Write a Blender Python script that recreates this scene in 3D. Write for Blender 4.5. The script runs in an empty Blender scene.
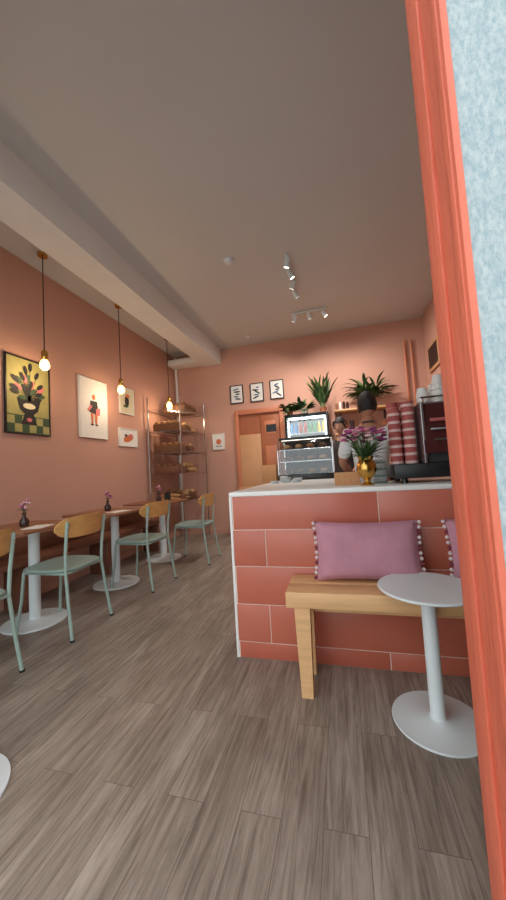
import bpy, bmesh, math, random
from mathutils import Vector, Matrix
random.seed(7)
R=math.radians
sc=bpy.context.scene
sc.view_settings.view_transform='Standard'
sc.view_settings.look='None'
sc.view_settings.exposure=0.0

def lin(c):
    return tuple(((x/255)/12.92 if x/255<=.04045 else ((x/255+.055)/1.055)**2.4) for x in c)
def mat(name,col,rough=.5,metal=0.,var=.0,vs=8.,bump=0.,bs=60.,emit=0.,coat=0.,stretch=None):
    m=bpy.data.materials.new(name); m.use_nodes=True
    nt=m.node_tree; b=nt.nodes['Principled BSDF']
    c=lin(col); b.inputs['Base Color'].default_value=(*c,1)
    b.inputs['Roughness'].default_value=rough; b.inputs['Metallic'].default_value=metal
    if coat: b.inputs['Coat Weight'].default_value=coat
    if emit:
        b.inputs['Emission Color'].default_value=(*c,1); b.inputs['Emission Strength'].default_value=emit
    tc=nt.nodes.new('ShaderNodeTexCoord'); mp=nt.nodes.new('ShaderNodeMapping')
    nt.links.new(tc.outputs['Object'],mp.inputs['Vector'])
    if stretch: mp.inputs['Scale'].default_value=stretch
    if True:
        n=nt.nodes.new('ShaderNodeTexNoise'); n.inputs['Scale'].default_value=vs; n.inputs['Detail'].default_value=5
        nt.links.new(mp.outputs[0],n.inputs['Vector'])
        r=nt.nodes.new('ShaderNodeValToRGB'); v=max(var,.02)
        r.color_ramp.elements[0].position=.3; r.color_ramp.elements[1].position=.7
        r.color_ramp.elements[0].color=(*[x*(1-v) for x in c],1)
        r.color_ramp.elements[1].color=(*[min(1,x*(1+v)) for x in c],1)
        nt.links.new(n.outputs['Fac'],r.inputs[0]); nt.links.new(r.outputs[0],b.inputs['Base Color'])
    if bump:
        n2=nt.nodes.new('ShaderNodeTexNoise'); n2.inputs['Scale'].default_value=bs; n2.inputs['Detail'].default_value=6
        nt.links.new(mp.outputs[0],n2.inputs['Vector'])
        bp=nt.nodes.new('ShaderNodeBump'); bp.inputs['Strength'].default_value=bump; bp.inputs['Distance'].default_value=.01
        nt.links.new(n2.outputs['Fac'],bp.inputs['Height']); nt.links.new(bp.outputs[0],b.inputs['Normal'])
    return m
def glassmat(name,tint=(.95,.98,.98),gl=.1):
    m=bpy.data.materials.new(name); m.use_nodes=True; nt=m.node_tree
    for n in list(nt.nodes):
        if n.type!='OUTPUT_MATERIAL': nt.nodes.remove(n)
    out=[n for n in nt.nodes if n.type=='OUTPUT_MATERIAL'][0]
    t=nt.nodes.new('ShaderNodeBsdfTransparent'); t.inputs[0].default_value=(*tint,1)
    g=nt.nodes.new('ShaderNodeBsdfGlossy'); g.inputs['Roughness'].default_value=.03
    mx=nt.nodes.new('ShaderNodeMixShader'); mx.inputs[0].default_value=gl
    nt.links.new(t.outputs[0],mx.inputs[1]); nt.links.new(g.outputs[0],mx.inputs[2]); nt.links.new(mx.outputs[0],out.inputs[0])
    return m

class MB:
    def __init__(s): s.v=[];s.f=[];s.fm=[];s.mats=[]
    def add(s,verts,faces,m,M=None):
        o=len(s.v)
        for v in verts:
            v=Vector(v); s.v.append(M@v if M is not None else v)
        if m not in s.mats: s.mats.append(m)
        i=s.mats.index(m)
        for f in faces: s.f.append([o+k for k in f]); s.fm.append(i)
    def box(s,c,size,m,bev=0.,M=None,seg=2):
        bm=bmesh.new(); bmesh.ops.create_cube(bm,size=1)
        for v in bm.verts: v.co=Vector((v.co.x*size[0],v.co.y*size[1],v.co.z*size[2]))
        if bev: bmesh.ops.bevel(bm,geom=bm.edges[:],offset=bev,segments=seg,affect='EDGES',profile=.5)
        bm.verts.index_update()
        T=Matrix.Translation(Vector(c))
        if M is not None: T=T@M
        s.add([v.co.copy() for v in bm.verts],[[v.index for v in f.verts] for f in bm.faces],m,T); bm.free()
    def bx(s,x0,x1,y0,y1,z0,z1,m,bev=0.):
        s.box(((x0+x1)/2,(y0+y1)/2,(z0+z1)/2),(x1-x0,y1-y0,z1-z0),m,bev)
    def tube(s,path,r,m,n=10,M=None):
        P=[Vector(p) for p in path]; k=len(P)
        rr=r if isinstance(r,(list,tuple)) else [r]*k
        vs=[];up=None
        for i in range(k):
            t=(P[min(i+1,k-1)]-P[max(i-1,0)]).normalized()
            if up is None:
                up=Vector((0,0,1)) if abs(t.z)<.9 else Vector((1,0,0))
            a=(up-t*up.dot(t)).normalized(); up=a; b=t.cross(a)
            for j in range(n):
                an=2*math.pi*j/n
                vs.append(P[i]+(a*math.cos(an)+b*math.sin(an))*rr[i])
        fs=[]
        for i in range(k-1):
            for j in range(n):
                fs.append([i*n+j,i*n+(j+1)%n,(i+1)*n+(j+1)%n,(i+1)*n+j])
        fs.append(list(range(n))[::-1]); fs.append([(k-1)*n+j for j in range(n)])
        s.add(vs,fs,m,M)
    def lathe(s,prof,m,n=32,M=None):
        vs=[];fs=[]
        for (r,z) in prof:
            for j in range(n):
                an=2*math.pi*j/n; vs.append((max(r,1e-4)*math.cos(an),max(r,1e-4)*math.sin(an),z))
        for i in range(len(prof)-1):
            for j in range(n):
                fs.append([i*n+j,i*n+(j+1)%n,(i+1)*n+(j+1)%n,(i+1)*n+j])
        fs.append(list(range(n))[::-1]); fs.append([(len(prof)-1)*n+j for j in range(n)])
        s.add(vs,fs,m,M)
    def ell(s,c,r,m,nu=14,nv=9,M=None,fn=None,keep=None):
        vs=[];fs=[]
        for i in range(nv+1):
            th=math.pi*i/nv
            for j in range(nu):
                ph=2*math.pi*j/nu
                d=Vector((math.sin(th)*math.cos(ph),math.sin(th)*math.sin(ph),math.cos(th)))
                p=Vector((d.x*r[0],d.y*r[1],d.z*r[2]))
                if fn: p=fn(d,p)
                vs.append(p)
        for i in range(nv):
            for j in range(nu):
                f=[i*nu+j,(i+1)*nu+j,(i+1)*nu+(j+1)%nu,i*nu+(j+1)%nu]
                if keep:
                    th=math.pi*(i+.5)/nv; ph=2*math.pi*(j+.5)/nu
                    if not keep(Vector((math.sin(th)*math.cos(ph),math.sin(th)*math.sin(ph),math.cos(th)))): continue
                fs.append(f)
        T=Matrix.Translation(Vector(c))
        if M is not None: T=T@M
        s.add(vs,fs,m,T)
    def leaf(s,base,d,L,w,droop,m,seg=5):
        base=Vector(base); d=Vector(d).normalized()
        side=d.cross(Vector((0,0,1)))
        if side.length<.05: side=Vector((1,0,0))
        side.normalize(); vs=[];fs=[]
        p=base.copy(); dd=d.copy()
        for i in range(seg+1):
            t=i/seg; ww=w*math.sin(math.pi*min(.97,.08+.9*t))**.8/2
            vs.append(p-side*ww); vs.append(p+Vector((0,0,-ww*.25))); vs.append(p+side*ww)
            dd=(dd+Vector((0,0,-droop/seg))).normalized(); p=p+dd*(L/seg)
        for i in range(seg):
            a=i*3
            fs.append([a,a+1,a+4,a+3]); fs.append([a+1,a+2,a+5,a+4])
        s.add(vs,fs,m)
    def finish(s,name,loc=(0,0,0),rz=0,parent=None,ang=35):
        me=bpy.data.meshes.new(name); me.from_pydata([tuple(v) for v in s.v],[],s.f)
        for m in s.mats: me.materials.append(m)
        for p,i in zip(me.polygons,s.fm): p.material_index=i
        bm=bmesh.new(); bm.from_mesh(me); bmesh.ops.recalc_face_normals(bm,faces=bm.faces[:]); bm.to_mesh(me); bm.free()
        for p in me.polygons: p.use_smooth=True
        me.set_sharp_from_angle(angle=R(ang))
        o=bpy.data.objects.new(name,me); sc.collection.objects.link(o)
        o.location=loc; o.rotation_euler=(0,0,rz)
        if parent: o.parent=parent
        return o
def dup(o,name,loc,rz=0):
    d=bpy.data.objects.new(name,o.data); sc.collection.objects.link(d); d.location=loc; d.rotation_euler=(0,0,rz); return d

# ---------------- materials
M_wall=mat('salmon_plaster',(200,151,131),.8,var=.03,vs=1.5,bump=.05,bs=120)
M_ceil=mat('ceiling_paint',(208,207,203),.5,var=.02,vs=1)
M_beam=mat('beam_paint',(228,227,222),.7)
M_tile=[mat('coral_tile_%d'%i,c,.32,var=.04,vs=6,bump=.04,bs=20) for i,c in enumerate([(188,102,80),(182,96,75),(192,107,86)])]
M_grout=mat('grout',(236,218,206),.8)
M_top=mat('white_countertop',(232,230,226),.35)
M_wood=mat('light_wood',(218,170,120),.5,var=.10,vs=5,stretch=(1,9,9),bump=.05)
M_woodb=mat('honey_wood_back',(206,154,92),.45,var=.12,vs=6,stretch=(6,1,6))
M_brown=mat('brown_wood_top',(146,96,68),.45,var=.12,vs=5,stretch=(8,1,8))
M_dwood=mat('dark_banquette_wood',(118,74,54),.55,var=.15,vs=5,stretch=(8,1,8))
M_white=mat('white_powdercoat',(220,226,227),.4)
M_sage=mat('sage_metal',(156,178,168),.4)
M_sageseat=mat('sage_seat',(138,158,150),.5)
M_mauve=mat('mauve_velvet',(184,130,144),.95,var=.1,vs=10,bump=.3,bs=30)
M_pomw=mat('pompom_cream',(225,205,205),.95,bump=.5,bs=200)
M_pomr=mat('pompom_burgundy',(130,60,75),.95,bump=.5,bs=200)
M_black=mat('black_metal',(22,21,22),.35)
M_blackpl=mat('black_matte',(32,30,30),.6)
M_chrome=mat('chrome',(200,200,200),.2,metal=1)
M_steel=mat('brushed_steel',(170,170,172),.35,metal=1)
M_brass=mat('brass',(210,165,85),.25,metal=1,var=.15,vs=30)
M_bulb=mat('bulb_glow',(255,205,120),.3,emit=7)
M_glow=mat('spot_glow',(255,245,230),.3,emit=8)
M_led=mat('case_led',(255,245,230),.3,emit=2)
M_cord=mat('cord_brown',(70,45,35),.7)
M_paper=mat('paper_white',(232,228,222),.7)
M_orange=mat('orange_paint',(196,120,86),.5)
M_jamb=mat('coral_paint_jamb',(208,104,78),.5,var=.08,vs=14,bump=.5,bs=50,stretch=(1,1,.25))
M_tan=mat('tan_panel',(196,146,104),.55,var=.05,vs=5)
M_odoor=mat('orange_door',(160,90,56),.55,var=.06,vs=5)
M_green=[mat('leaf_%d'%i,c,.5) for i,c in enumerate([(62,90,46),(92,120,64),(44,68,38)])]
M_pot=mat('terracotta',(170,100,72),.7); M_potw=mat('white_pot',(220,214,205),.5)
M_bread=[mat('bread_%d'%i,c,.8,var=.2,vs=25,bump=.2,bs=40) for i,c in enumerate([(150,100,56),(110,70,42),(180,138,92)])]
M_card=mat('cardboard',(190,140,95),.8,var=.05)
M_basket=mat('wicker_basket',(112,74,46),.8,var=.25,vs=40,bump=.6,bs=80)
M_red=mat('machine_dark_red',(76,32,32),.3)
M_red2=mat('crate_red',(120,50,42),.6)
M_cupred=mat('cup_coral',(174,86,80),.65); M_cupw=mat('cup_white',(222,190,182),.6); M_cupw2=mat('cup_porcelain',(232,228,224),.4)
M_glass=glassmat('clear_glass')
M_dglass=mat('dark_vase_glass',(60,42,40),.12)
M_pink=[mat('petal_%d'%i,c,.8) for i,c in enumerate([(190,90,130),(215,140,165),(140,60,110),(230,190,190)])]
M_skin=mat('skin',(205,150,122),.55); M_skind=mat('skin_tan',(176,120,92),.55)
M_hair=mat('dark_hair',(28,20,18),.6,bump=.6,bs=90)
M_lip=mat('lips',(165,85,80),.5); M_eyew=mat('eye_white',(235,235,230),.3); M_eyed=mat('iris_dark',(35,22,18),.2)
M_shirtw=mat('white_shirt',(222,222,222),.85,bump=.2,bs=12)
M_shirtb=mat('charcoal_shirt',(62,56,56),.9,bump=.2,bs=12)
M_trou=mat('dark_trousers',(40,40,48),.9); M_apron=mat('apron_cloth',(70,60,58),.9); M_shoe=mat('shoe_black',(25,25,25),.5)

def floor_mat():
    m=bpy.data.materials.new('oak_plank_floor'); m.use_nodes=True; nt=m.node_tree; b=nt.nodes['Principled BSDF']
    N=nt.nodes.new; L=nt.links.new
    tc=N('ShaderNodeTexCoord'); mp=N('ShaderNodeMapping'); mp.inputs['Rotation'].default_value=(0,0,R(90))
    L(tc.outputs['Object'],mp.inputs[0])
    br=N('ShaderNodeTexBrick'); br.offset=.37; br.inputs['Scale'].default_value=1
    br.inputs['Brick Width'].default_value=1.1; br.inputs['Row Height'].default_value=.135
    br.inputs['Mortar Size'].default_value=.0011; br.inputs['Mortar Smooth'].default_value=.3
    br.inputs['Color1'].default_value=(*lin((166,154,143)),1); br.inputs['Color2'].default_value=(*lin((148,135,124)),1)
    br.inputs['Mortar'].default_value=(*lin((100,88,80)),1)
    L(mp.outputs[0],br.inputs['Vector'])
    ad=N('ShaderNodeVectorMath'); ad.operation='MULTIPLY_ADD'
    m2=N('ShaderNodeMapping'); m2.inputs['Scale'].default_value=(1.5,24,1); L(mp.outputs[0],m2.inputs[0])
    L(br.outputs['Color'],ad.inputs[0]); ad.inputs[1].default_value=(30,30,30); L(m2.outputs[0],ad.inputs[2])
    n=N('ShaderNodeTexNoise'); n.inputs['Scale'].default_value=2.2; n.inputs['Detail'].default_value=12; n.inputs['Roughness'].default_value=.74; n.inputs['Distortion'].default_value=.6
    L(ad.outputs[0],n.inputs['Vector'])
    r=N('ShaderNodeValToRGB'); r.color_ramp.elements[0].position=.35; r.color_ramp.elements[1].position=.60
    r.color_ramp.elements[0].color=(.48,.44,.41,1); r.color_ramp.elements[1].color=(1.10,1.09,1.07,1)
    L(n.outputs['Fac'],r.inputs[0])
    m3=N('ShaderNodeMapping'); m3.inputs['Scale'].default_value=(1.2,4,1); L(mp.outputs[0],m3.inputs[0])
    n3=N('ShaderNodeTexNoise'); n3.inputs['Scale'].default_value=2; n3.inputs['Detail'].default_value=4; L(m3.outputs[0],n3.inputs['Vector'])
    r3=N('ShaderNodeValToRGB'); r3.color_ramp.elements[0].position=.35; r3.color_ramp.elements[1].position=.65
    r3.color_ramp.elements[0].color=(.82,.80,.79,1); r3.color_ramp.elements[1].color=(1.06,1.06,1.06,1)
    L(n3.outputs['Fac'],r3.inputs[0])
    mx=N('ShaderNodeMix'); mx.data_type='RGBA'; mx.blend_type='MULTIPLY'; mx.inputs[0].default_value=1
    L(br.outputs['Color'],mx.inputs[6]); L(r.outputs[0],mx.inputs[7])
    mx2=N('ShaderNodeMix'); mx2.data_type='RGBA'; mx2.blend_type='MULTIPLY'; mx2.inputs[0].default_value=1
    L(mx.outputs[2],mx2.inputs[6]); L(r3.outputs[0],mx2.inputs[7]); L(mx2.outputs[2],b.inputs['Base Color'])
    b.inputs['Roughness'].default_value=.42
    bp=N('ShaderNodeBump'); bp.inputs['Strength'].default_value=.12; bp.inputs['Distance'].default_value=.004
    L(n.outputs['Fac'],bp.inputs['Height']); L(bp.outputs[0],b.inputs['Normal'])
    return m
def stucco_mat():
    m=bpy.data.materials.new('pale_blue_stucco'); m.use_nodes=True; nt=m.node_tree; b=nt.nodes['Principled BSDF']
    N=nt.nodes.new; L=nt.links.new
    tc=N('ShaderNodeTexCoord'); mp=N('ShaderNodeMapping'); mp.inputs['Scale'].default_value=(1,1,.5); L(tc.outputs['Object'],mp.inputs[0])
    n=N('ShaderNodeTexNoise'); n.inputs['Scale'].default_value=150; n.inputs['Detail'].default_value=9; n.inputs['Roughness'].default_value=.7; L(mp.outputs[0],n.inputs['Vector'])
    r=N('ShaderNodeValToRGB'); r.color_ramp.elements[0].position=.38; r.color_ramp.elements[1].position=.62
    r.color_ramp.elements[0].color=(*lin((142,160,166)),1); r.color_ramp.elements[1].color=(*lin((178,186,186)),1)
    L(n.outputs['Fac'],r.inputs[0]); L(r.outputs[0],b.inputs['Base Color']); b.inputs['Roughness'].default_value=.8
    bp=N('ShaderNodeBump'); bp.inputs['Strength'].default_value=.9; bp.inputs['Distance'].default_value=.003
    L(n.outputs['Fac'],bp.inputs['Height']); L(bp.outputs[0],b.inputs['Normal'])
    return m
M_floor=floor_mat(); M_stucco=stucco_mat()
M_pave=mat('pavement',(150,148,145),.9,var=.1,vs=6)

# ---------------- room
XL,XR,YB,ZC=-3.05,1.44,5.8,3.45
YF=.63
def roombox(name,x0,x1,y0,y1,z0,z1,m):
    b=MB(); b.bx(x0,x1,y0,y1,z0,z1,m); return b.finish(name)
roombox('floor',XL-.1,XR+.1,.46,YB+.1,-.1,0,M_floor)
roombox('pavement_ground',-6,6,-6,.46,-.14,-.04,M_pave)
roombox('ceiling',XL-.1,XR+.1,.5,YB+.1,ZC,ZC+.1,M_ceil)
roombox('wall_left',XL-.1,XL,.5,YB+.1,0,ZC,M_wall)
roombox('wall_right',XR,XR+.1,YF,YB+.1,0,ZC,M_wall)
roombox('wall_back',XL,XR,YB,YB+.1,0,ZC,M_wall)
roombox('beam_ceiling',-2.40,-2.06,.63,YB,3.16,ZC,M_beam)
b=MB(); b.bx(.192,1.9,.498,YF,0,3.6,M_stucco); b.bx(XL-.1,.192,.498,YF,3.0,3.6,M_stucco); b.bx(XL-.1,-2.9,.498,YF,0,3.0,M_stucco)  # unseen left span kept open so sky light reaches the room
b.finish('wall_front')
b=MB(); b.bx(.183,.1925,.496,.628,0,3.0,M_jamb,.001)
b.bx(.178,.184,.575,.632,0,3.0,M_jamb,.0015); b.bx(.180,.186,.505,.53,0,3.0,M_jamb,.002)
b.finish('door_frame_entrance')
b=MB()
for x in (-2.88,-1.6): b.bx(x-.03,x+.03,.52,.6,0,3.0,M_jamb)
b.bx(-2.88,-1.6,.52,.6,2.92,3.0,M_jamb); b.bx(-2.88,-1.6,.52,.6,0,.08,M_jamb); b.bx(-2.85,-1.63,.555,.561,.08,2.92,M_glass)
b.finish('window_unseen')  # added out of view, in the span opened up for sky light
b=MB(); b.bx(XL,XL+.015,YF,YB,0,.09,M_wall); b.finish('baseboard_left')
b=MB(); b.bx(XL,-1.9,YB-.015,YB,0,.09,M_wall); b.finish('baseboard_back')

# back door
b=MB()
x0,x1,zt=-1.83,-.93,2.24; y=YB
for xa,xb in ((x0,x0+.07),(x1-.07,x1)): b.bx(xa,xb,y-.06,y-.001,0,zt,M_orange,.006)
b.bx(x0+.07,x1-.07,y-.06,y-.001,zt-.09,zt,M_orange,.006)
b.bx(x0+.07,x1-.07,y-.012,y-.001,0,zt-.09,M_odoor)
b.bx(x0+.07,-1.36,y-.045,y-.013,0,1.78,M_tan,.004)
b.bx(-1.35,x1-.08,y-.04,y-.013,0.02,2.1,M_odoor,.006)
for za,zb in ((.15,.95),(1.05,1.55),(1.75,2.0)): b.bx(-1.28,x1-.15,y-.046,y-.039,za,zb,M_orange,.004)
b.bx(-1.25,-1.07,y-.052,y-.046,1.8,1.93,M_black)
b.lathe([(.0,0),(.02,0),(.022,.04),(.0,.045)],M_steel,12,Matrix.Translation((-1.3,y-.045,1.02))@Matrix.Rotation(R(90),4,'X'))
b.finish('door_1')
b=MB()
b.bx(-1.72,-1.36,5.3,5.68,0,.45,M_card,.004); b.bx(-1.70,-1.38,5.32,5.66,.452,.85,M_card,.004); b.bx(-1.3,-1.0,5.3,5.66,0,.5,M_card,.004); b.bx(-1.29,-1.02,5.32,5.64,.502,.9,M_tan,.004)
b.bx(-1.28,-1.04,5.34,5.62,.902,1.2,M_card,.004)
for (xa,xb,zz) in ((-1.72,-1.36,.45),(-1.70,-1.38,.85),(-1.3,-1.0,.5),(-1.28,-1.04,1.2)): b.bx(xa+.002,xb-.002,5.47,5.51,zz,zz+.001,M_tan)
b.finish('stacked_cardboard_boxes')
b=MB()
for x in (1.13,1.23):
    b.tube([(x,y-.04,1.0),(x,y-.04,3.1)],.016,M_orange,10)
    for z in (1.4,2.1,2.8): b.box((x,y-.02,z),(.05,.04,.02),M_orange)
b.finish('wall_pipes')
b=MB(); b.bx(XR-.03,XR-.001,5.0,5.55,2.45,2.85,M_tan,.005); b.bx(XR-.035,XR-.03,5.05,5.5,2.5,2.8,M_black); b.finish('window_2')  # black sheet stands in for the darkness inside the opening
b=MB(); b.tube([(-2.98,YB-.04,0.1),(-2.98,YB-.04,3.4)],.022,M_beam); b.bx(-3.03,-2.42,YB-.3,YB-.002,3.18,3.28,M_beam,.01); b.finish('wall_conduit')

# ---------------- counter
YC=1.967
b=MB()
b.bx(-.68,1.43,YC+.005,2.5,0,.965,M_grout); b.bx(-.685,-.06,2.5,4.1,0,.965,M_grout)
b.bx(-.693,1.435,YC-.004,2.52,.965,.992,M_top,.003); b.bx(-.693,-.05,2.521,4.12,.965,.992,M_top,.003)
b.bx(-.694,-.68,YC-.001,YC+.013,0,.965,M_top)
rows=[(.0,.094),(.094,.315),(.315,.54),(.54,.76),(.76,.965)]
TW=.855; g=.0026
for i,(z0,z1) in enumerate(rows):
    off=.18 if i%2==0 else -.476
    k=-2
    while True:
        xa=off+k*TW; xb=xa+TW; k+=1
        if xa>1.43: break
        xa=max(xa,-.68); xb=min(xb,1.43)
        if xb-xa<.02: continue
        b.bx(xa+g,xb-g,YC,YC+.013,z0+g,z1-g,random.choice(M_tile),.0012)
    k=0
    while True:
        ya=YC+.012+(0 if i%2 else -TW/2)+k*TW; yb=ya+TW; k+=1
        if ya>4.08: break
        ya=max(ya,YC+.013); yb=min(yb,4.1)
        b.bx(-.69,-.678,ya+g,yb-g,z0+g,z1-g,random.choice(M_tile),.0012)
b.finish('service_counter')
b=MB(); b.bx(.28,1.42,3.42,3.95,0,.90,M_tan,.004); b.bx(.26,1.43,3.40,3.97,.90,.93,M_steel,.003)
for x in (.5,.86,1.2): b.bx(x-.15,x+.15,3.405,3.42,.1,.85,M_wood,.005); b.tube([(x-.06,3.39,.78),(x+.06,3.39,.78)],.006,M_steel,6)
b.finish('back_work_counter')

# ---------------- right bench
b=MB()
b.bx(-.318,1.3,1.662,1.80,.430,.508,M_wood,.006); b.bx(-.318,1.3,1.804,1.945,.430,.508,M_wood,.006)
for x in (-.24,1.2):
    for y,t in ((1.705,-.03),(1.885,.02)):
        vs=[];w=.035;d=.03
        for z,s_,o in ((0,.8,t),(.431,1.1,0)):
            for a,c in ((-1,-1),(1,-1),(1,1),(-1,1)): vs.append((x+a*w*s_,y+o*.3+c*d*s_,z))
        b.add(vs,[[0,1,2,3],[4,5,6,7],[0,1,5,4],[1,2,6,5],[2,3,7,6],[3,0,4,7]],M_wood)
    b.bx(x-.02,x+.02,1.73,1.87,.36,.42,M_wood,.003)
b.bx(-.2,1.2,1.78,1.82,.37,.43,M_wood,.003)
b.finish('wooden_bench')

def cushion(name,loc,w=.53,h=.31,T=.066,rx=-12):
    b=MB(); n=20; 
    for sgn in (1,-1):
        vs=[];fs=[]
        for i in range(n+1):
            for j in range(n+1):
                u=-1+2*i/n; v=-1+2*j/n
                x=w/2*u*(1-.05*(1-v*v)); z=h/2*v*(1-.08*(1-u*u))
                t=((1-u**4)*(1-v**4))**.5*T*(1+.06*math.sin(5*u+3*v))
                vs.append((x,sgn*t,z))
        for i in range(n):
            for j in range(n): fs.append([i*(n+1)+j,(i+1)*(n+1)+j,(i+1)*(n+1)+j+1,i*(n+1)+j+1])
        b.add(vs,fs,M_mauve)
    for sx in (-1,1):
        for j in range(12):
            v=-1+2*(j+.5)/12
            b.ell((sx*(w/2*(1-.05*(1-v*v))+.009),0,h/2*v),(.010,.010,.010),M_pomw if j%3 else M_pomr,8,6)
    o=b.finish(name,loc); o.rotation_euler=(R(rx),0,0); return o
cushion('throw_pillow',(.095,1.862,.666))
cushion('throw_pillow.001',(.75,1.862,.666))

def round_table(name,loc,H,rt,rb):
    b=MB()
    b.lathe([(0,0),(rb,0),(rb+.002,.004),(rb,.009),(.045,.013),(.034,.02),(.030,.03),(.030,H-.03),(.05,H-.018),(.05,H-.014),(rt-.01,H-.014),(rt,H-.009),(rt,H-.003),(rt-.004,H),(0,H)],M_white,64)
    return b.finish(name,loc)
round_table('round_side_table',(.322,1.628,0),.570,.203,.184)
round_table('round_side_table.001',(-1.49,.88,0),.572,.15,.235)

# cafe tables
b=MB(); H=.775
b.lathe([(0,0),(.235,0),(.237,.005),(.232,.012),(.07,.018),(.045,.028),(.042,.04),(.042,H-.06),(.05,H-.045),(.12,H-.035),(.12,H-.026),(0,H-.026)],M_white,48)
b.box((-.08,0,H-.013),(.66,.6,.026),M_brown,.01)
t0=b.finish('cafe_table',(-2.51,2.21,0))
dup(t0,'cafe_table.001',(-2.43,3.12,0)); dup(t0,'cafe_table.002',(-2.44,4.12,0))

# chairs
def make_chair():
    b=MB(); r=.0115
    for s in (-1,1):
        b.tube([(-.235,s*.205,0),(-.2,s*.185,.25),(-.185,s*.175,.455)],r,M_sage)
        b.tube([(.265,s*.215,0),(.225,s*.2,.25),(.2,s*.19,.455),(.205,s*.195,.6),(.232,s*.2,.83)],r,M_sage)
        b.tube([(-.187,s*.175,.455),(.2,s*.19,.455)],r*.9,M_sage)
        b.lathe([(0,0),(.015,0),(.015,.012),(0,.012)],M_blackpl,10,Matrix.Translation((-.235,s*.205,0)))
        b.lathe([(0,0),(.015,0),(.015,.012),(0,.012)],M_blackpl,10,Matrix.Translation((.265,s*.215,0)))
    b.tube([(-.187,-.175,.455),(-.187,.175,.455)],r*.9,M_sage); b.tube([(.2,-.19,.455),(.2,.19,.455)],r*.9,M_sage)
    n=40; vs=[];fs=[]
    def ring(f,z): 
        for j in range(n):
            a=2*math.pi*j/n; c,s_=math.cos(a),math.sin(a); e=2/3.6
            vs.append((.01+f*.225*math.copysign(abs(c)**e,c),f*(.222-.015*c)*math.copysign(abs(s_)**e,s_),z))
    for f,z in ((.0,.466),(.95,.466),(1,.472),(1,.482),(.96,.489),(.6,.483),(.0,.480)): ring(max(f,.001),z)
    for i in range(6):
        for j in range(n): fs.append([i*n+j,i*n+(j+1)%n,(i+1)*n+(j+1)%n,(i+1)*n+j])
    fs.append(list(range(n))); fs.append([6*n+j for j in range(n)])
    b.add(vs,fs,M_sageseat)
    n=20; vs=[];fs=[]; Wd=.255
    for i in range(n+1):
        u=-1+2*i/n; y=u*Wd; x=.262-.085*u*u
        hh=.078*(1-abs(u)**5)**.5 if abs(u)<1 else .012
        hh=max(hh,.018)
        lean=.012
        for zc,dx in ((-hh,-.007),(hh,-.007),(hh,.007),(-hh,.007)):
            vs.append((x+dx+lean*(zc/.08),y,.785+zc))
    for i in range(n):
        for k in range(4): fs.append([i*4+k,i*4+(k+1)%4,(i+1)*4+(k+1)%4,(i+1)*4+k])
    fs.append([0,1,2,3]); fs.append([n*4+k for k in range(4)])
    b.add(vs,fs,M_woodb)
    for s in (-1,1): b.ell((.243,s*.2,.79),(.006,.007,.007),M_steel,8,6)
    return b
c0=make_chair().finish('dining_chair',(-2.18,2.17,0),R(2))
dup(c0,'dining_chair.001',(-2.11,3.13,0),R(-2)); dup(c0,'dining_chair.002',(-1.93,4.04,0),R(3)); dup(c0,'dining_chair.003',(-2.205,1.40,0),R(0))

b=MB(); b.bx(-3.03,-2.72,1.2,4.55,.41,.455,M_dwood,.006); b.bx(-3.03,-2.99,1.2,4.55,.455,.62,M_dwood,.006)
for y in (1.25,2.35,3.4,4.5): b.bx(-3.0,-2.75,y-.02,y+.02,0,.41,M_dwood,.004)
b.finish('wall_banquette')

def budvase(name,loc,seed):
    random.seed(seed); b=MB()
    b.lathe([(0,0),(.03,0),(.036,.02),(.034,.05),(.014,.075),(.012,.1),(.018,.112),(.014,.112),(.009,.1),(.009,.08),(0,.07)],M_dglass,20)
    for i in range(9):
        a=random.random()*6.28; s=random.uniform(.01,.045); z=random.uniform(.15,.21)
        tip=(s*math.cos(a),s*math.sin(a),z)
        b.tube([(0,0,.08),(tip[0]*.4,tip[1]*.4,.13),tip],.0014,M_green[0],5)
        for k in range(4):
            b.ell((tip[0]+random.uniform(-.01,.01),tip[1]+random.uniform(-.01,.01),tip[2]+random.uniform(-.008,.01)),(.009,.009,.008),random.choice(M_pink),7,5)
        b.leaf((tip[0]*.5,tip[1]*.5,.13),(math.cos(a),math.sin(a),.6),.05,.014,.6,M_green[1])
    return b.finish(name,loc)
budvase('bud_vase',(-2.55,2.16,.775),1); budvase('bud_vase.001',(-2.53,3.14,.775),2); budvase('bud_vase.002',(-2.5,4.15,.775),3)
b=MB(); b.box((0,0,.003),(.15,.21,.003),M_paper); m0=b.finish('paper_menu',(-2.36,2.12,.775),R(20))
dup(m0,'paper_menu.001',(-2.3,3.02,.775),R(-15))
b=MB(); b.box((-2.42,4.25,.83),(.1,.004,.11),M_blackpl,M=Matrix.Rotation(R(60),4,'Z')); b.finish('table_card')

for i,(x,y) in enumerate([(-2.78,2.6),(-2.74,3.73),(-2.70,4.93)]):
    b=MB()
    b.lathe([(0,ZC-.03),(.045,ZC-.03),(.045,ZC-.001),(0,ZC-.001)],M_brass,20,Matrix.Translation((x,y,0)))
    b.tube([(x,y,ZC-.02),(x,y,2.44)],.0055,M_cord,8)
    b.lathe([(0,2.345),(.03,2.345),(.032,2.35),(.032,2.42),(.02,2.44),(0,2.445)],M_brass,20,Matrix.Translation((x,y,0)))
    b.lathe([(0,2.24),(.022,2.243),(.042,2.265),(.046,2.29),(.036,2.325),(.02,2.35),(0,2.35)],M_bulb,20,Matrix.Translation((x,y,0)))
    o=b.finish('pendant_light' if i==0 else 'pendant_light.%03d'%i)
    l=bpy.data.lights.new('pendant_bulb_light','POINT'); l.energy=6; l.color=(1,.75,.48); l.shadow_soft_size=.045
    lo=bpy.data.objects.new('bulb_light',l); sc.collection.objects.link(lo); lo.location=(x,y,2.18); lo.parent=o

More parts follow.
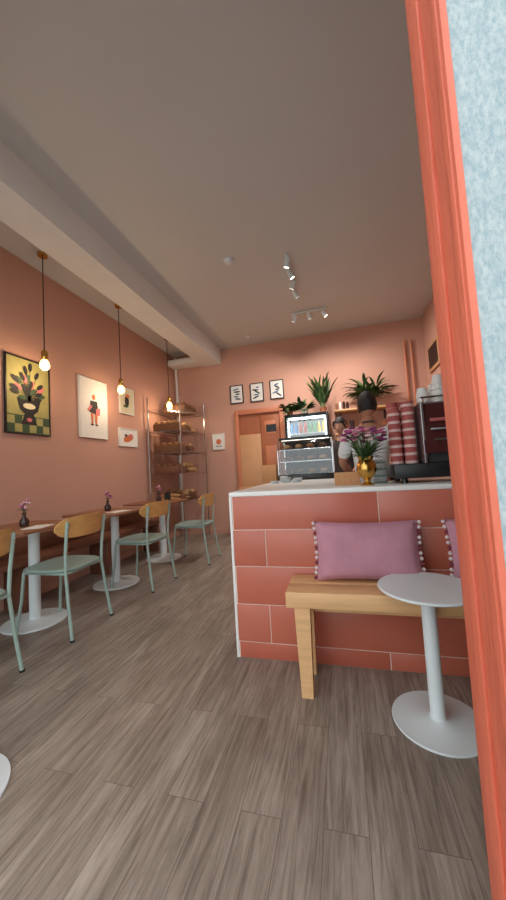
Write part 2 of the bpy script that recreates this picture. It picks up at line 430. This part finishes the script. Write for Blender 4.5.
def spots(name,p0,p1,n,dirs,energy):
    b=MB(); p0=Vector(p0); p1=Vector(p1); c=(p0+p1)/2; d=p1-p0
    b.box((c.x,c.y,ZC-.0125),(abs(d.x)+.03,abs(d.y)+.03,.024),M_white,.003)
    L=[]
    for i in range(n):
        p=p0.lerp(p1,(i+.15)/(n-.7)); dr=Vector(dirs[i%len(dirs)]).normalized()
        b.tube([(p.x,p.y,ZC-.02),(p.x,p.y,ZC-.07)],.008,M_white,8)
        q=Vector((p.x,p.y,ZC-.085)); rot=Vector((0,0,-1)).rotation_difference(dr).to_matrix().to_4x4()
        T=Matrix.Translation(q)@rot
        b.lathe([(0,.045),(.026,.045),(.03,.03),(.034,-.05),(.03,-.05),(.028,-.04),(0,-.038)],M_white,20,T)
        b.lathe([(0,-.044),(.026,-.044),(.026,-.041),(0,-.041)],M_glow,16,T)
        L.append((q+dr*.06,dr))
    o=b.finish(name)
    for q,dr in L:
        l=bpy.data.lights.new('spot_bulb','SPOT'); l.energy=energy; l.color=(1,.95,.89); l.spot_size=R(130); l.spot_blend=.8; l.shadow_soft_size=.04
        lo=bpy.data.objects.new('spot_bulb',l); sc.collection.objects.link(lo); lo.location=q
        lo.rotation_euler=Vector((0,0,-1)).rotation_difference(dr).to_euler(); lo.parent=o
spots('track_light',(-.41,3.45,ZC),(-.41,4.2,ZC),4,[(-.3,.3,-1),(.5,.3,-1),(-.5,.4,-1),(.4,.5,-1)],48)
spots('track_light.001',(-.55,4.86,ZC),(-.05,4.86,ZC),3,[(-.5,.3,-1),(.2,.4,-1),(.6,.2,-1)],50)
b=MB(); b.lathe([(0,-.04),(.03,-.04),(.045,-.03),(.05,-.012),(.06,-.01),(.06,0),(0,0)],M_white,28); b.finish('smoke_detector',(-1.03,3.35,ZC-.0005))
b=MB(); b.lathe([(0,-.03),(.03,-.03),(.035,0),(0,0)],M_white,20); b.finish('alarm_sensor',(-1.4,5.4,ZC-.0005))

# ---------------- wall art
ML=lambda y,z: Matrix(((0,0,1,XL),(1,0,0,y),(0,1,0,z),(0,0,0,1)))
MBk=lambda x,z: Matrix(((1,0,0,x),(0,0,-1,YB),(0,1,0,z),(0,0,0,1)))
def poly(b,pts,m,M,lay):
    z=.020+lay*.0008; b.add([(p[0],p[1],z) for p in pts],[list(range(len(pts)))],m,M)
def elp(b,cx,cy,rx,ry,m,M,lay,rot=0,n=18):
    poly(b,[(cx+rx*math.cos(t)*math.cos(rot)-ry*math.sin(t)*math.sin(rot),cy+rx*math.cos(t)*math.sin(rot)+ry*math.sin(t)*math.cos(rot)) for t in [2*math.pi*i/n for i in range(n)]],m,M,lay)
def frame(b,w,h,mf,mb,M,t=.015):
    for c,s in (((0,h/2-t/2,.014),(w,t,.024)),((0,-h/2+t/2,.014),(w,t,.024)),((-w/2+t/2,0,.014),(t,h-2*t,.024)),((w/2-t/2,0,.014),(t,h-2*t,.024))):
        bb=MB(); bb.box(c,s,mf,.002); b.add(bb.v,bb.f,mf,M)
    bb=MB(); bb.box((0,0,.010),(w-2*t,h-2*t,.016),mb); b.add(bb.v,bb.f,mb,M)
A_y=mat('art_olive',(168,158,98),.7,var=.08,vs=9); A_y2=mat('art_cream',(216,204,172),.7); A_k=mat('art_ink',(38,34,36),.7); A_p=mat('art_pink',(205,110,112),.7)
A_g=mat('art_green',(62,84,56),.7); A_b=mat('art_blue',(90,120,150),.7); A_o=mat('art_orange',(205,110,60),.7)
M_fk=mat('frame_black',(35,30,28),.5); M_fw=mat('frame_white',(228,222,214),.5)
random.seed(3)
b=MB(); M=ML(2.64,2.01); frame(b,.5,.78,M_fk,A_y,M,.014)
poly(b,[(-.236,-.376),(.236,-.376),(.236,-.2),(-.236,-.2)],A_g,M,1)
for i in range(6):
    for j in range(2):
        if (i+j)%2: poly(b,[(-.236+i*.0787,-.37+j*.08),(-.236+(i+1)*.0787,-.37+j*.08),(-.236+(i+1)*.0787,-.29+j*.08),(-.236+i*.0787,-.29+j*.08)],A_y,M,2)
poly(b,[(-.13,-.03),(.13,-.03),(.10,-.14),(.05,-.18),(.09,-.29),(-.09,-.29),(-.05,-.18),(-.10,-.14)],A_k,M,3)
elp(b,0,-.1,.07,.03,A_y2,M,4); elp(b,0,-.24,.03,.02,A_p,M,4)
for i in range(22):
    a=R(5+170*i/21); L=random.uniform(.1,.34); cx=L*math.cos(a)*.62; cy=-.03+L*math.sin(a)
    poly(b,[(0,-.05),(.008,-.05),(cx+.003,cy),(cx-.003,cy)],A_k,M,4)
    elp(b,cx,cy,.046,.022,[A_k,A_g,A_k,A_p,A_k][i%5],M,5+i*.1,a)
b.finish('botanical_poster')
b=MB(); M=ML(3.56,2.04); frame(b,.5,.77,M_fw,M_paper,M,.014)
elp(b,0,.15,.03,.036,A_o,M,1); poly(b,[(-.06,.10),(.06,.10),(.085,-.08),(-.085,-.05)],A_k,M,2)
poly(b,[(-.06,.05),(-.12,-.03),(-.1,-.05),(-.03,.02)],A_p,M,3); poly(b,[(.03,-.0),(.11,.02),(.10,-.08),(.03,-.07)],A_p,M,4)
poly(b,[(-.06,-.06),(-.01,-.06),(-.02,-.2),(-.045,-.2)],A_o,M,3); poly(b,[(.01,-.07),(.06,-.07),(.045,-.2),(.02,-.2)],A_o,M,3)
elp(b,-.04,-.21,.028,.01,A_k,M,4); elp(b,.04,-.21,.028,.01,A_k,M,4)
b.finish('figure_poster')
b=MB(); M=ML(4.25,2.27); frame(b,.34,.40,M_fw,A_y2,M,.014); elp(b,0,0,.05,.09,A_k,M,1); elp(b,.02,.08,.05,.03,A_o,M,2); elp(b,-.03,-.08,.06,.02,A_g,M,3); b.finish('small_art_print')
b=MB(); M=ML(4.26,1.72); frame(b,.44,.27,M_fw,M_paper,M,.014); elp(b,0,-.01,.12,.05,A_o,M,1,.3); elp(b,.06,.03,.05,.03,A_p,M,2); elp(b,-.06,.03,.03,.02,A_k,M,3); b.finish('fish_art_print')
for i,(x,z) in enumerate([(-1.776,2.55),(-1.39,2.545),(-1.02,2.555)]):
    b=MB(); M=MBk(x,z); frame(b,.25,.345,M_fk,M_paper,M,.016)
    random.seed(i)
    for k in range(5): elp(b,random.uniform(-.03,.03),-.09+k*.045,random.uniform(.03,.07),.014,[A_k,A_b,A_g][k%3],M,1+k*.2,random.uniform(-.7,.7))
    b.finish('framed_print' if i==0 else 'framed_print.%03d'%i)
b=MB(); M=MBk(-2.18,1.70); frame(b,.24,.30,M_fw,M_paper,M,.012); elp(b,0,0,.05,.05,A_o,M,1); poly(b,[(-.06,-.09),(.06,-.09),(.06,-.08),(-.06,-.08)],A_k,M,2); b.finish('wall_notice')

# ---------------- bakery rack
rx0,rx1,ry0,ry1,rz=-3.0,-2.42,4.74,5.7,2.42
b=MB()
for x in (rx0,rx1):
    for y in (ry0,ry1):
        b.tube([(x,y,0),(x,y,rz)],.013,M_chrome,10)
SH=[.25,.7,1.15,1.5,1.85,2.2]
for z in SH:
    for x in (rx0,rx1): b.tube([(x,ry0,z),(x,ry1,z)],.006,M_chrome,6)
    for k in range(13):
        y=ry0+(ry1-ry0)*k/12; b.tube([(rx0,y,z),(rx1,y,z)],.003,M_chrome,5)
    b.tube([(rx1,ry0,z-.03),(rx1,ry1,z-.03)],.004,M_chrome,6)
b.finish('bakery_rack')
b=MB(); random.seed(11)
for z in SH[1:]:
    y=ry0+.1
    while y<ry1-.08:
        kind=random.random(); mm=random.choice(M_bread)
        if z>2 and abs(y-4.93)<.12: y+=.16; continue
        if kind<.45:
            b.bx(-2.93,-2.5,y-.07,y+.07,z+.006,z+.12,random.choice([M_basket,M_dwood,M_blackpl,M_basket]),.01)
            for k in range(4): b.ell((-2.88+k*.11,y,z+.13),(.055,.06,.04),mm,10,7)
        elif kind<.7:
            for k in range(2): b.ell((-2.72,y-.03+.06*k,z+.04),(.2,.034,.036),mm,12,8)
            b.ell((-2.7,y,z+.10),(.18,.036,.036),mm,12,8)
        else:
            for k in range(3): b.ell((-2.86+.14*k,y,z+.055),(.068,.07,.05),mm,12,8)
            for k in range(2): b.ell((-2.79+.14*k,y,z+.14),(.068,.07,.05),mm,12,8)
        y+=.16
b.finish('bread_loaves')

# ---------------- drinks fridge
b=MB(); fx0,fx1,fy0,fy1,fz=-.82,-.14,5.2,5.77,1.97
b.bx(fx0,fx0+.03,fy0,fy1,0,fz,M_black); b.bx(fx1-.03,fx1,fy0,fy1,0,fz,M_black); b.bx(fx0+.03,fx1-.03,fy1-.03,fy1,0,fz,M_black)
b.bx(fx0+.03,fx1-.03,fy0,fy1-.03,0,.15,M_black); b.bx(fx0+.03,fx1-.03,fy0,fy1-.03,fz-.05,fz,M_black)
b.bx(fx0+.031,fx1-.031,fy1-.045,fy1-.031,.15,fz-.05,M_paper)
MLED=mat('fridge_led',(235,245,255),.4,emit=12)
b.bx(fx0+.05,fx1-.05,fy0+.05,fy0+.08,fz-.075,fz-.051,MLED)
for x in (fx0+.046,fx1-.058): b.bx(x,x+.012,fy0+.02,fy0+.032,.2,fz-.09,MLED)  # glowing side strips added to brighten the fridge interior
for x in (fx0+.033,fx1-.045): b.bx(x,x+.012,fy0+.03,fy1-.05,.16,fz-.08,M_paper)
for x in (fx0,fx1-.035): b.bx(x,x+.035,fy0-.03,fy0-.002,.1,fz,M_black,.004)
b.bx(fx0+.035,fx1-.035,fy0-.03,fy0-.002,fz-.05,fz,M_black,.004); b.bx(fx0+.035,fx1-.035,fy0-.03,fy0-.002,.1,.16,M_black,.004)
b.bx(fx0+.035,fx1-.035,fy0-.018,fy0-.012,.16,fz-.05,M_glass)
b.tube([(fx1-.06,fy0-.05,.9),(fx1-.06,fy0-.05,1.4)],.009,M_steel,8)
BC=[mat('can_%d'%i,c,.35) for i,c in enumerate([(220,224,230),(70,120,170),(200,80,60),(90,150,90),(225,190,80)])]
for z in (.2,.52,.84,1.14,1.42,1.67):
    b.bx(fx0+.045,fx1-.045,fy0+.04,fy1-.05,z-.012,z,M_white)
    for k in range(8):
        x=fx0+.09+k*.072; c=BC[(k//2+int(z*10))%5]
        b.lathe([(0,z),(.025,z),(.026,z+.11),(.012,z+.15),(.012,z+.18),(0,z+.18)],c,12,Matrix.Translation((x,fy0+.12,0)))
b.finish('drinks_fridge')

# shelves
b=MB(); b.bx(-.05,.85,5.50,5.795,2.0,2.03,M_wood,.004)
for x in (.05,.75): b.box((x,5.68,1.93),(.02,.2,.02),M_black); b.box((x,5.785,1.93),(.02,.02,.16),M_black)
b.finish('wall_shelf')
b=MB(); random.seed(5)
for k in range(4):
    x=.0+k*.055; h=random.uniform(.07,.14)
    b.lathe([(0,2.031),(.022,2.031),(.024,2.03+h*.7),(.018,2.03+h),(0,2.03+h)],random.choice([M_potw,M_dglass,M_brown,M_card]),12,Matrix.Translation((x,5.55,0)))
b.finish('shelf_jars')
b=MB(); b.bx(-.05,1.0,5.56,5.795,1.62,1.65,M_wood,.004)
for x in (.05,.9): b.box((x,5.785,1.56),(.02,.02,.12),M_black); b.box((x,5.68,1.605),(.02,.2,.02),M_black)
b.finish('wall_shelf.001')
b=MB()
for k in range(10):
    h=.1+.05*(k%3); b.lathe([(0,1.652),(.03,1.652),(.036,1.65+h),(.03,1.65+h),(0,1.65+h-.01)],[M_potw,M_cupred,M_dglass,M_pot][k%4],12,Matrix.Translation((.02+k*.1,5.66,0)))
b.finish('stacked_mugs')

def plant(name,loc,potm,pr,ph,n,L,w,spread,droop,up,seed,trail=0):
    random.seed(seed); b=MB()
    b.lathe([(0,0),(pr*.75,0),(pr,ph),(pr*1.05,ph),(pr*1.05,ph*1.05),(pr*.9,ph*1.05),(pr*.88,ph*.9),(0,ph*.9)],potm,20)
    k0=len(b.v)
    for i in range(n):
        a=random.random()*6.283; e=random.uniform(*up); l=L*random.uniform(.5,1)
        d=Vector((math.cos(a)*spread,math.sin(a)*spread*.6,e)).normalized()
        base=Vector((0,0,ph*.9))+Vector((math.cos(a),math.sin(a),0))*pr*.4
        mid=base+d*l*.5
        b.tube([base,base.lerp(mid,.5)+Vector((0,0,.01)),mid],.0025,M_green[1],5)
        for k in range(3):
            q=base.lerp(mid,.4+.3*k); aa=a+random.uniform(-1.2,1.2)
            b.leaf(q,(math.cos(aa)*spread,math.sin(aa)*.5,e*.8),l*.55,w*random.uniform(.7,1.1),droop,random.choice(M_green))
    for t in range(trail):
        x=random.uniform(-1,1)*pr*1.2; p=Vector((x,-pr*1.2,ph)); pts=[p.copy()]
        for k in range(8):
            p=p+Vector((random.uniform(-.015,.015)+x*.1,-.035 if k<5 else 0,-.012 if k<5 else -.045)); pts.append(p.copy())
            b.leaf(p,(random.uniform(-1,1),-.6,.1),.065,.05,.8,random.choice(M_green))
        b.tube(pts,.002,M_green[0],5)
    for v in b.v[k0:]:
        if v.y>0: v.y*=.45
        elif not trail: v.y*=.8
        v.z=max(v.z,.006) if not trail else v.z
    return b.finish(name,loc)
plant('potted_plant',(-.76,5.40,1.971),M_pot,.055,.09,24,.26,.07,.9,1.0,(.2,1.2),21,5)
plant('potted_plant.001',(-.52,5.42,1.971),M_potw,.06,.10,24,.28,.07,.8,.9,(.3,1.5),22,4)
plant('potted_snake_plant',(-.22,5.45,1.971),M_pot,.06,.10,24,.60,.045,.42,.7,(1.1,2.2),23)
plant('potted_fern',(.52,5.63,2.031),M_pot,.075,.14,64,.52,.055,1.1,1.2,(.6,2.0),24)

# ---------------- pastry display case
b=MB(); cx0,cx1,cy0,cy1,cz=-.67,-.08,3.55,4.05,.993
b.bx(cx0,cx1,cy0,cy1,cz,cz+.06,M_black,.006)
prof=[(cy0+.01,cz+.06),(cy0+.01,cz+.28)]+[(cy0+.01+.14*(1-math.cos(t)),cz+.28+.17*math.sin(t)) for t in [math.pi/2*k/8 for k in range(1,9)]]
vs=[];fs=[]
for p in prof: vs+= [(cx0+.01,p[0],p[1]),(cx1-.01,p[0],p[1])]
for i in range(len(prof)-1): fs.append([2*i,2*i+1,2*i+3,2*i+2])
b.add(vs,fs,M_glass)
b.bx(cx0,cx1,cy0+.14,cy1,cz+.45,cz+.475,M_black,.004)
b.bx(cx0+.01,cx1-.01,cy1-.02,cy1-.005,cz+.06,cz+.45,M_blackpl)
for x in (cx0+.006,cx1-.006):
    b.tube([(x,p[0],p[1]) for p in prof],.006,M_chrome,6); b.tube([(x,cy1-.01,cz+.05),(x,cy1-.01,cz+.46)],.008,M_chrome,6)
    b.bx(x-.002,x+.002,cy0+.14,cy1-.02,cz+.06,cz+.45,M_glass)
for z in (.2,.33):
    b.bx(cx0+.02,cx1-.02,cy0+.05,cy1-.03,cz+z,cz+z+.006,M_glass); b.tube([(cx0+.02,cy0+.05,cz+z),(cx1-.02,cy0+.05,cz+z)],.004,M_chrome,6)
b.bx(cx0+.03,cx1-.03,cy0+.17,cy0+.185,cz+.442,cz+.449,M_led)
b.finish('pastry_display_case')
b=MB(); random.seed(9)
for z in (.062,.208,.338):
    for i in range(4):
        for j in range(2):
            x=cx0+.09+i*.13; y=cy0+.16+j*.17
            b.lathe([(0,0),(.04,0),(.055,.01),(0,.008)],M_steel,16,Matrix.Translation((x,y,cz+z)))
            b.ell((x,y,cz+z+.033),(.04,.032,.025),random.choice(M_bread),10,7)
b.finish('pastries')

b=MB(); random.seed(2)
for i,(x,y,h) in enumerate([(-.6,3.0,.035),(-.5,3.05,.05),(-.4,3.0,.04),(-.55,3.2,.06),(-.42,3.25,.045)]):
    for k in range(max(1,int(h/.012))): b.lathe([(0,k*.012),(.035,k*.012),(.045,k*.012+.01),(0,k*.012+.008)],M_white,20,Matrix.Translation((x,y,.992)))
b.finish('stacked_plates')
b=MB(); b.bx(-.05,.11,2.2,2.31,.992,1.075,M_card,.002); b.bx(-.05,.11,2.254,2.256,1.075,1.0755,M_tan)
for i in range(4):
    for j in range(2): b.lathe([(0,0),(.008,0),(.008,.001),(0,.001)],M_orange,10,Matrix.Translation((-.02+i*.035,2.199,1.015+j*.035))@Matrix.Rotation(R(90),4,'X'))
b.finish('cardboard_box')
random.seed(13); b=MB()
b.lathe([(0,0),(.04,0),(.042,.006),(.018,.02),(.02,.035),(.045,.06),(.06,.095),(.055,.13),(.04,.155),(.05,.175),(.046,.175),(.035,.155),(.045,.125),(.03,.06),(0,.05)],M_brass,28)
for i in range(75):
    a=random.random()*6.283; rr=.125*math.sqrt(random.random()); z=.235+.12*random.random()*(1-rr*3.5)+.03
    tip=Vector((rr*math.cos(a),rr*math.sin(a),z))
    b.tube([(rr*.15*math.cos(a),rr*.15*math.sin(a),.14),tip*.65+Vector((0,0,.07)),tip],.0014,M_green[1],5)
    mm=random.choice(M_pink)
    for k in range(6):
        an=k*1.047; b.ell(tip+Vector((.010*math.cos(an),.010*math.sin(an),0)),(.0095,.0095,.007),mm,7,5)
    b.ell(tip+Vector((0,0,.004)),(.005,.005,.005),M_bread[2],6,5)
for i in range(60):
    a=random.random()*6.283; b.leaf((.02*math.cos(a),.02*math.sin(a),.17),(math.cos(a),math.sin(a),random.uniform(.3,2.4)),random.uniform(.09,.16),.02,.9,random.choice(M_green))
b.finish('flower_vase',(.145,2.12,.992))
b=MB()
for k in range(11): b.lathe([(0,k*.014),(.036,k*.014),(.048,k*.014+.012),(.044,k*.014+.012),(0,k*.014+.008)],M_white if k%3 else M_sage,28,Matrix.Translation((.235,2.27,.992)))
b.finish('stacked_bowls')
# espresso machine with wide black base tray; cups stand on the tray
b=MB(); mx0,mx1,my0,my1=.47,1.1,2.1,2.48; z=.992
for x in (.36,mx1-.06):
    for y in (my0+.05,my1-.05): b.lathe([(0,0),(.02,0),(.018,.03),(0,.03)],M_black,12,Matrix.Translation((x,y,z)))
b.bx(.30,mx1,my0+.01,my1,z+.029,z+.115,M_black,.012)
b.bx(mx0+.02,mx1-.02,my0+.02,my0+.22,z+.113,z+.36,M_blackpl,.01)
vs=[(mx0+.0,my0-.02,z+.17),(mx1,my0-.02,z+.17),(mx1,my0+.02,z+.46),(mx0,my0+.02,z+.46),(mx0,my1,z+.34),(mx1,my1,z+.34),(mx1,my1-.02,z+.46),(mx0,my1-.02,z+.46),(mx0,my0+.2,z+.28),(mx1,my0+.2,z+.28)]
b.add(vs,[[0,1,2,3],[3,2,6,7],[7,6,5,4],[4,5,9,8],[8,9,1,0],[0,3,7,4,8],[1,2,6,5,9]],M_red)
b.bx(mx0+.04,mx1-.04,my0-.016,my0-.004,z+.35,z+.37,M_cupred,.003)
b.bx(mx0+.04,mx1-.04,my0-.02,my0-.010,z+.30,z+.312,M_steel,.002)
b.bx(mx0+.05,mx1-.05,my0-.023,my0-.014,z+.24,z+.25,M_chrome); b.bx(mx0-.004,mx0+.012,my0-.01,my1,z+.113,z+.47,M_steel,.003); b.bx(mx1-.012,mx1+.004,my0-.01,my1,z+.113,z+.47,M_steel,.003)
b.bx(mx0+.01,mx1-.01,my0+.02,my1-.02,z+.46,z+.468,M_steel)
b.tube([(mx0+.01,my0+.025,z+.5),(mx1-.01,my0+.025,z+.5)],.006,M_chrome,8)
for x in (mx0+.02,(mx0+mx1)/2,mx1-.02): b.tube([(x,my0+.025,z+.46),(x,my0+.025,z+.5)],.005,M_chrome,6)
for x in (mx0+.2,mx0+.45):
    b.lathe([(0,0),(.035,0),(.035,.05),(0,.05)],M_chrome,20,Matrix.Translation((x,my1-.08,z+.26)))
    b.tube([(x,my1-.06,z+.265),(x,my1+.05,z+.255)],.012,M_black,10)
b.tube([(mx0+.06,my1,z+.36),(mx0+.05,my1+.04,z+.3),(mx0+.05,my1+.05,z+.16)],.005,M_chrome,8)
b.finish('espresso_machine')
b=MB()
for (x,y,n) in ((.335,2.20,21),(.415,2.20,23),(.345,2.30,24),(.42,2.30,24)):
    for k in range(n):
        zz=1.108+k*.0165; b.lathe([(.033,zz),(.034,zz+.002),(.036,zz+.011),(.037,zz+.0115),(.037,zz+.0165),(.033,zz+.0165)],M_cupw if k%3==0 else M_cupred,20,Matrix.Translation((x,y,0)))
b.finish('paper_cup_stack')
b=MB()
for (x,y,nn) in ((.53,2.3,3),(.61,2.24,5),(.69,2.3,4),(.77,2.24,3),(.61,2.36,4)):
    for k in range(nn): b.lathe([(.04,k*.03),(.038,k*.03+.005),(.026,k*.03+.06),(0,k*.03+.062)],M_cupw2,20,Matrix.Translation((x,y,z+.469)))
b.finish('coffee_cups')

# ---------------- people
def skin_obj(name,V,E,Rr,m,parent,root=0,sub=2):
    me=bpy.data.meshes.new(name); me.from_pydata(V,E,[]); me.materials.append(m)
    o=bpy.data.objects.new(name,me); sc.collection.objects.link(o); o.parent=parent
    md=o.modifiers.new('Skin','SKIN'); md.use_smooth_shade=True
    for i,r in enumerate(Rr):
        me.skin_vertices[0].data[i].radius=r if isinstance(r,tuple) else (r,r)
    me.skin_vertices[0].data[root].use_root=True
    s=o.modifiers.new('Sub','SUBSURF'); s.levels=sub; s.render_levels=sub
    return o
def person(name,loc,rz,scale,skin,shirt,hairlong,elb,wri,headyaw,headpitch,sw=1.):
    P=bpy.data.objects.new(name,None); sc.collection.objects.link(P); P.location=loc; P.rotation_euler=(0,0,rz); P.scale=(scale,)*3
    V=[(0,0,.95),(0,.0,1.1),(0,-.005,1.27),(0,0,1.41),(0,.005,1.49),(0,-.012,1.58)]
    E=[(0,1),(1,2),(2,3),(3,4),(4,5)]; Rr=[(.14,.10),(.125,.09),(.15,.10),(.10,.075),.052,.05]
    for s in (-1,1):
        k=len(V); el=Vector((s*elb[0],elb[1],elb[2])); wr=Vector((s*wri[0],wri[1],wri[2])); sh=Vector((s*.175*sw,0,1.415))
        V+=[tuple(sh),tuple(sh.lerp(el,.5)),tuple(el),tuple(el.lerp(wr,.4)),tuple(wr)]
        E+=[(3,k),(k,k+1),(k+1,k+2),(k+2,k+3),(k+3,k+4)]; Rr+=[.055,.048,.038,.037,.024]
        k=len(V)
        V+=[(s*.095,0,.86),(s*.1,-.005,.68),(s*.1,-.01,.5),(s*.1,.012,.32),(s*.1,.02,.09),(s*.105,-.05,.045),(s*.11,-.15,.03)]
        E+=[(0,k),(k,k+1),(k+1,k+2),(k+2,k+3),(k+3,k+4),(k+4,k+5),(k+5,k+6)]; Rr+=[.095,.075,.055,.05,.036,.035,.025]
    skin_obj('body',V,E,Rr,skin,P)
    V=[(0,0,.93),(0,0,1.1),(0,-.005,1.27),(0,0,1.405),(0,.003,1.47)]; E=[(0,1),(1,2),(2,3),(3,4)]; Rr=[(.165,.125),(.15,.115),(.172,.122),(.125,.095),(.068,.066)]
    for s in (-1,1):
        k=len(V); el=Vector((s*elb[0],elb[1],elb[2])); sh=Vector((s*.175*sw,0,1.412))
        V+=[tuple(sh),tuple(sh.lerp(el,.5)),tuple(sh.lerp(el,.92))]; E+=[(3,k),(k,k+1),(k+1,k+2)]; Rr+=[.068,.064,.058]
    skin_obj('shirt',V,E,Rr,shirt,P)
    V=[(0,0,.93)];E=[];Rr=[(.16,.12)]
    for s in (-1,1):
        k=len(V); V+=[(s*.095,0,.84),(s*.1,-.005,.68),(s*.1,-.01,.5),(s*.1,.012,.3),(s*.1,.02,.1)]
        E+=[(0,k),(k,k+1),(k+1,k+2),(k+2,k+3),(k+3,k+4)]; Rr+=[.108,.09,.07,.064,.056]
    skin_obj('trousers',V,E,Rr,M_trou,P)
    b=MB()
    for s in (-1,1):
        b.ell((s*.108,-.06,.04),(.05,.14,.042),M_shoe,16,10,fn=lambda d,p:Vector((p.x,p.y,max(p.z,-.039))))
    b.finish('shoes',parent=P)
    b=MB(); vs=[];fs=[];n=12;rows_=[(1.36,.35,.155),(1.2,.5,.165),(1.08,1.15,.155),(.95,1.25,.165),(.75,1.2,.165),(.55,1.15,.17)]
    for (z,w,rr) in rows_:
        for i in range(n+1):
            t=(-1+2*i/n)*w; vs.append((rr*1.12*math.sin(t),-(rr*.92)*math.cos(t)-.004,z))
    for i in range(len(rows_)-1):
        for j in range(n): fs.append([i*(n+1)+j,i*(n+1)+j+1,(i+1)*(n+1)+j+1,(i+1)*(n+1)+j])
    b.add(vs,fs,M_apron)
    b.tube([(.17*math.cos(t),.13*math.sin(t),1.07) for t in [R(-20+220*k/16) for k in range(17)]],.008,M_apron,6)
    b.tube([(-.05,-.14,1.35),(-.075,-.08,1.47),(-.04,.07,1.50),(.04,.07,1.50),(.075,-.08,1.47),(.05,-.14,1.35)],.007,M_apron,6)
    b.finish('apron',parent=P)
    def hf(d,p):
        x,y,zz=d
        if zz<0: p.x*=1-.30*(-zz)**1.6; p.y*=1-.10*(-zz)
        if y>0 and zz<-.2: p.y*=.85
        if y<0:
            p.y-=.020*math.exp(-((x/.16)**2+((zz+.10)/.18)**2))
            p.y-=.006*math.exp(-((x/.3)**2+((zz+.5)/.12)**2))
            p.y-=.010*math.exp(-((x/.3)**2+((zz+.85)/.15)**2))
            for s in (-1,1): p.y+=.008*math.exp(-(((x-s*.38)/.2)**2+((zz-.04)/.14)**2))
        return p
    T=Matrix.Translation((0,-.02,1.655))@Matrix.Rotation(headyaw,4,'Z')@Matrix.Rotation(headpitch,4,'X')
    b=MB(); h0=(.076,.094,.118)
    tmp=MB(); tmp.ell((0,0,0),h0,skin,36,28,fn=hf); b.add(tmp.v,tmp.f,skin,T)
    def part(c,r,m):
        t=MB(); t.ell(c,r,m,12,8); b.add(t.v,t.f,m,T)
    for s in (-1,1):
        part((s*.03,-.079,.005),(.013,.009,.009),M_eyew); part((s*.03,-.087,.005),(.006,.003,.006),M_eyed)
        part((s*.03,-.086,.028),(.018,.004,.004),M_hair); part((s*.078,.005,-.005),(.01,.018,.03),skin)
    part((0,-.088,-.058),(.024,.007,.0075),M_lip)
    b.finish('head',parent=P,ang=80)
    b=MB(); tmp=MB()
    def hh(d,p):
        p=hf(d,p.copy()) if d.y>0 else p
        return p*1.0+Vector((d.x*.008,d.y*.010+.003,d.z*.012+.002))
    low=-.75 if hairlong else -.55
    tmp.ell((0,0,0),h0,M_hair,36,28,fn=hh,keep=lambda d:(d.z>.48 or (d.y>-.15+.25*abs(d.z) and d.z>low)))
    b.add(tmp.v,tmp.f,M_hair,T)
    if hairlong:
        t=MB(); t.ell((0,.115,.03),(.045,.04,.045),M_hair,14,10); b.add(t.v,t.f,M_hair,T)
        for s in (-1,1):
            t=MB(); t.tube([(s*.05,-.07,.085),(s*.074,-.055,.04),(s*.08,-.03,-.02)],[.012,.012,.006],M_hair,8); b.add(t.v,t.f,M_hair,T)
    b.finish('hair',parent=P,ang=80)
    for s in (-1,1):
        el=Vector((s*elb[0],elb[1],elb[2])); wr=Vector((s*wri[0],wri[1],wri[2]))
        d=(wr-el).normalized(); dn=(d+Vector((0,0,.15))).normalized(); nrm=Vector((0,0,-1)); nrm=(nrm-dn*nrm.dot(dn)).normalized(); sd=dn.cross(nrm).normalized()
        if sd.x*s>0: sd=-sd
        b=MB()
        rot=Matrix((sd,dn,-nrm)).transposed().to_4x4()
        tmp=MB(); tmp.ell((0,0,0),(.041,.052,.017),skin,16,10); b.add(tmp.v,tmp.f,skin,Matrix.Translation(wr+dn*.045)@rot)
        for k,(off,L) in enumerate(((.029,.072),(.010,.08),(-.010,.075),(-.028,.06))):
            p=wr+dn*.075+sd*off; c1=p+dn*L*.42+sd*off*.1; c2=c1+(dn*.8+nrm*.55).normalized()*L*.35; c3=c2+(dn*.4+nrm*.9).normalized()*L*.27
            b.tube([p,c1,c2,c3,c3+(c3-c2)*.15],[.0092,.0088,.008,.007,.003],skin,8)
        p=wr+dn*.02+sd*.025; b.tube([p,p+(dn*.5+sd*.8)*.032,p+(dn*.9+sd*.75)*.055+nrm*.008,p+(dn*1.1+sd*.7)*.07+nrm*.016],[.012,.0105,.009,.004],skin,8)
        b.finish('hand_left' if s<0 else 'hand_right',parent=P,ang=80)
    return P
person('barista_man',(.25,3.0,0),R(180-8),.985,M_skind,M_shirtw,False,(.25,-.02,1.16),(.17,-.26,1.0),R(15),R(10))
person('barista_woman',(.03,4.46,0),R(-10),.985,M_skin,M_shirtb,True,(.23,-.02,1.15),(.15,-.20,1.06),R(-15),R(14),.9)

# ---------------- world, camera
w=bpy.data.worlds.new('sky'); sc.world=w; w.use_nodes=True; nt=w.node_tree
bg=nt.nodes['Background']; bg.inputs['Color'].default_value=(.90,.97,1.0,1); bg.inputs['Strength'].default_value=2.3
cam=bpy.data.cameras.new('camera'); co=bpy.data.objects.new('camera',cam); sc.collection.objects.link(co)
cam.sensor_fit='VERTICAL'; cam.sensor_height=36; cam.lens=330/900*36; cam.clip_start=.02
co.matrix_world=Matrix.Translation((0,0,1.12))@Matrix.Rotation(R(14.8),4,'Z')@Matrix.Rotation(R(93.6),4,'X')@Matrix.Rotation(R(-3.4),4,'Z')
sc.camera=co
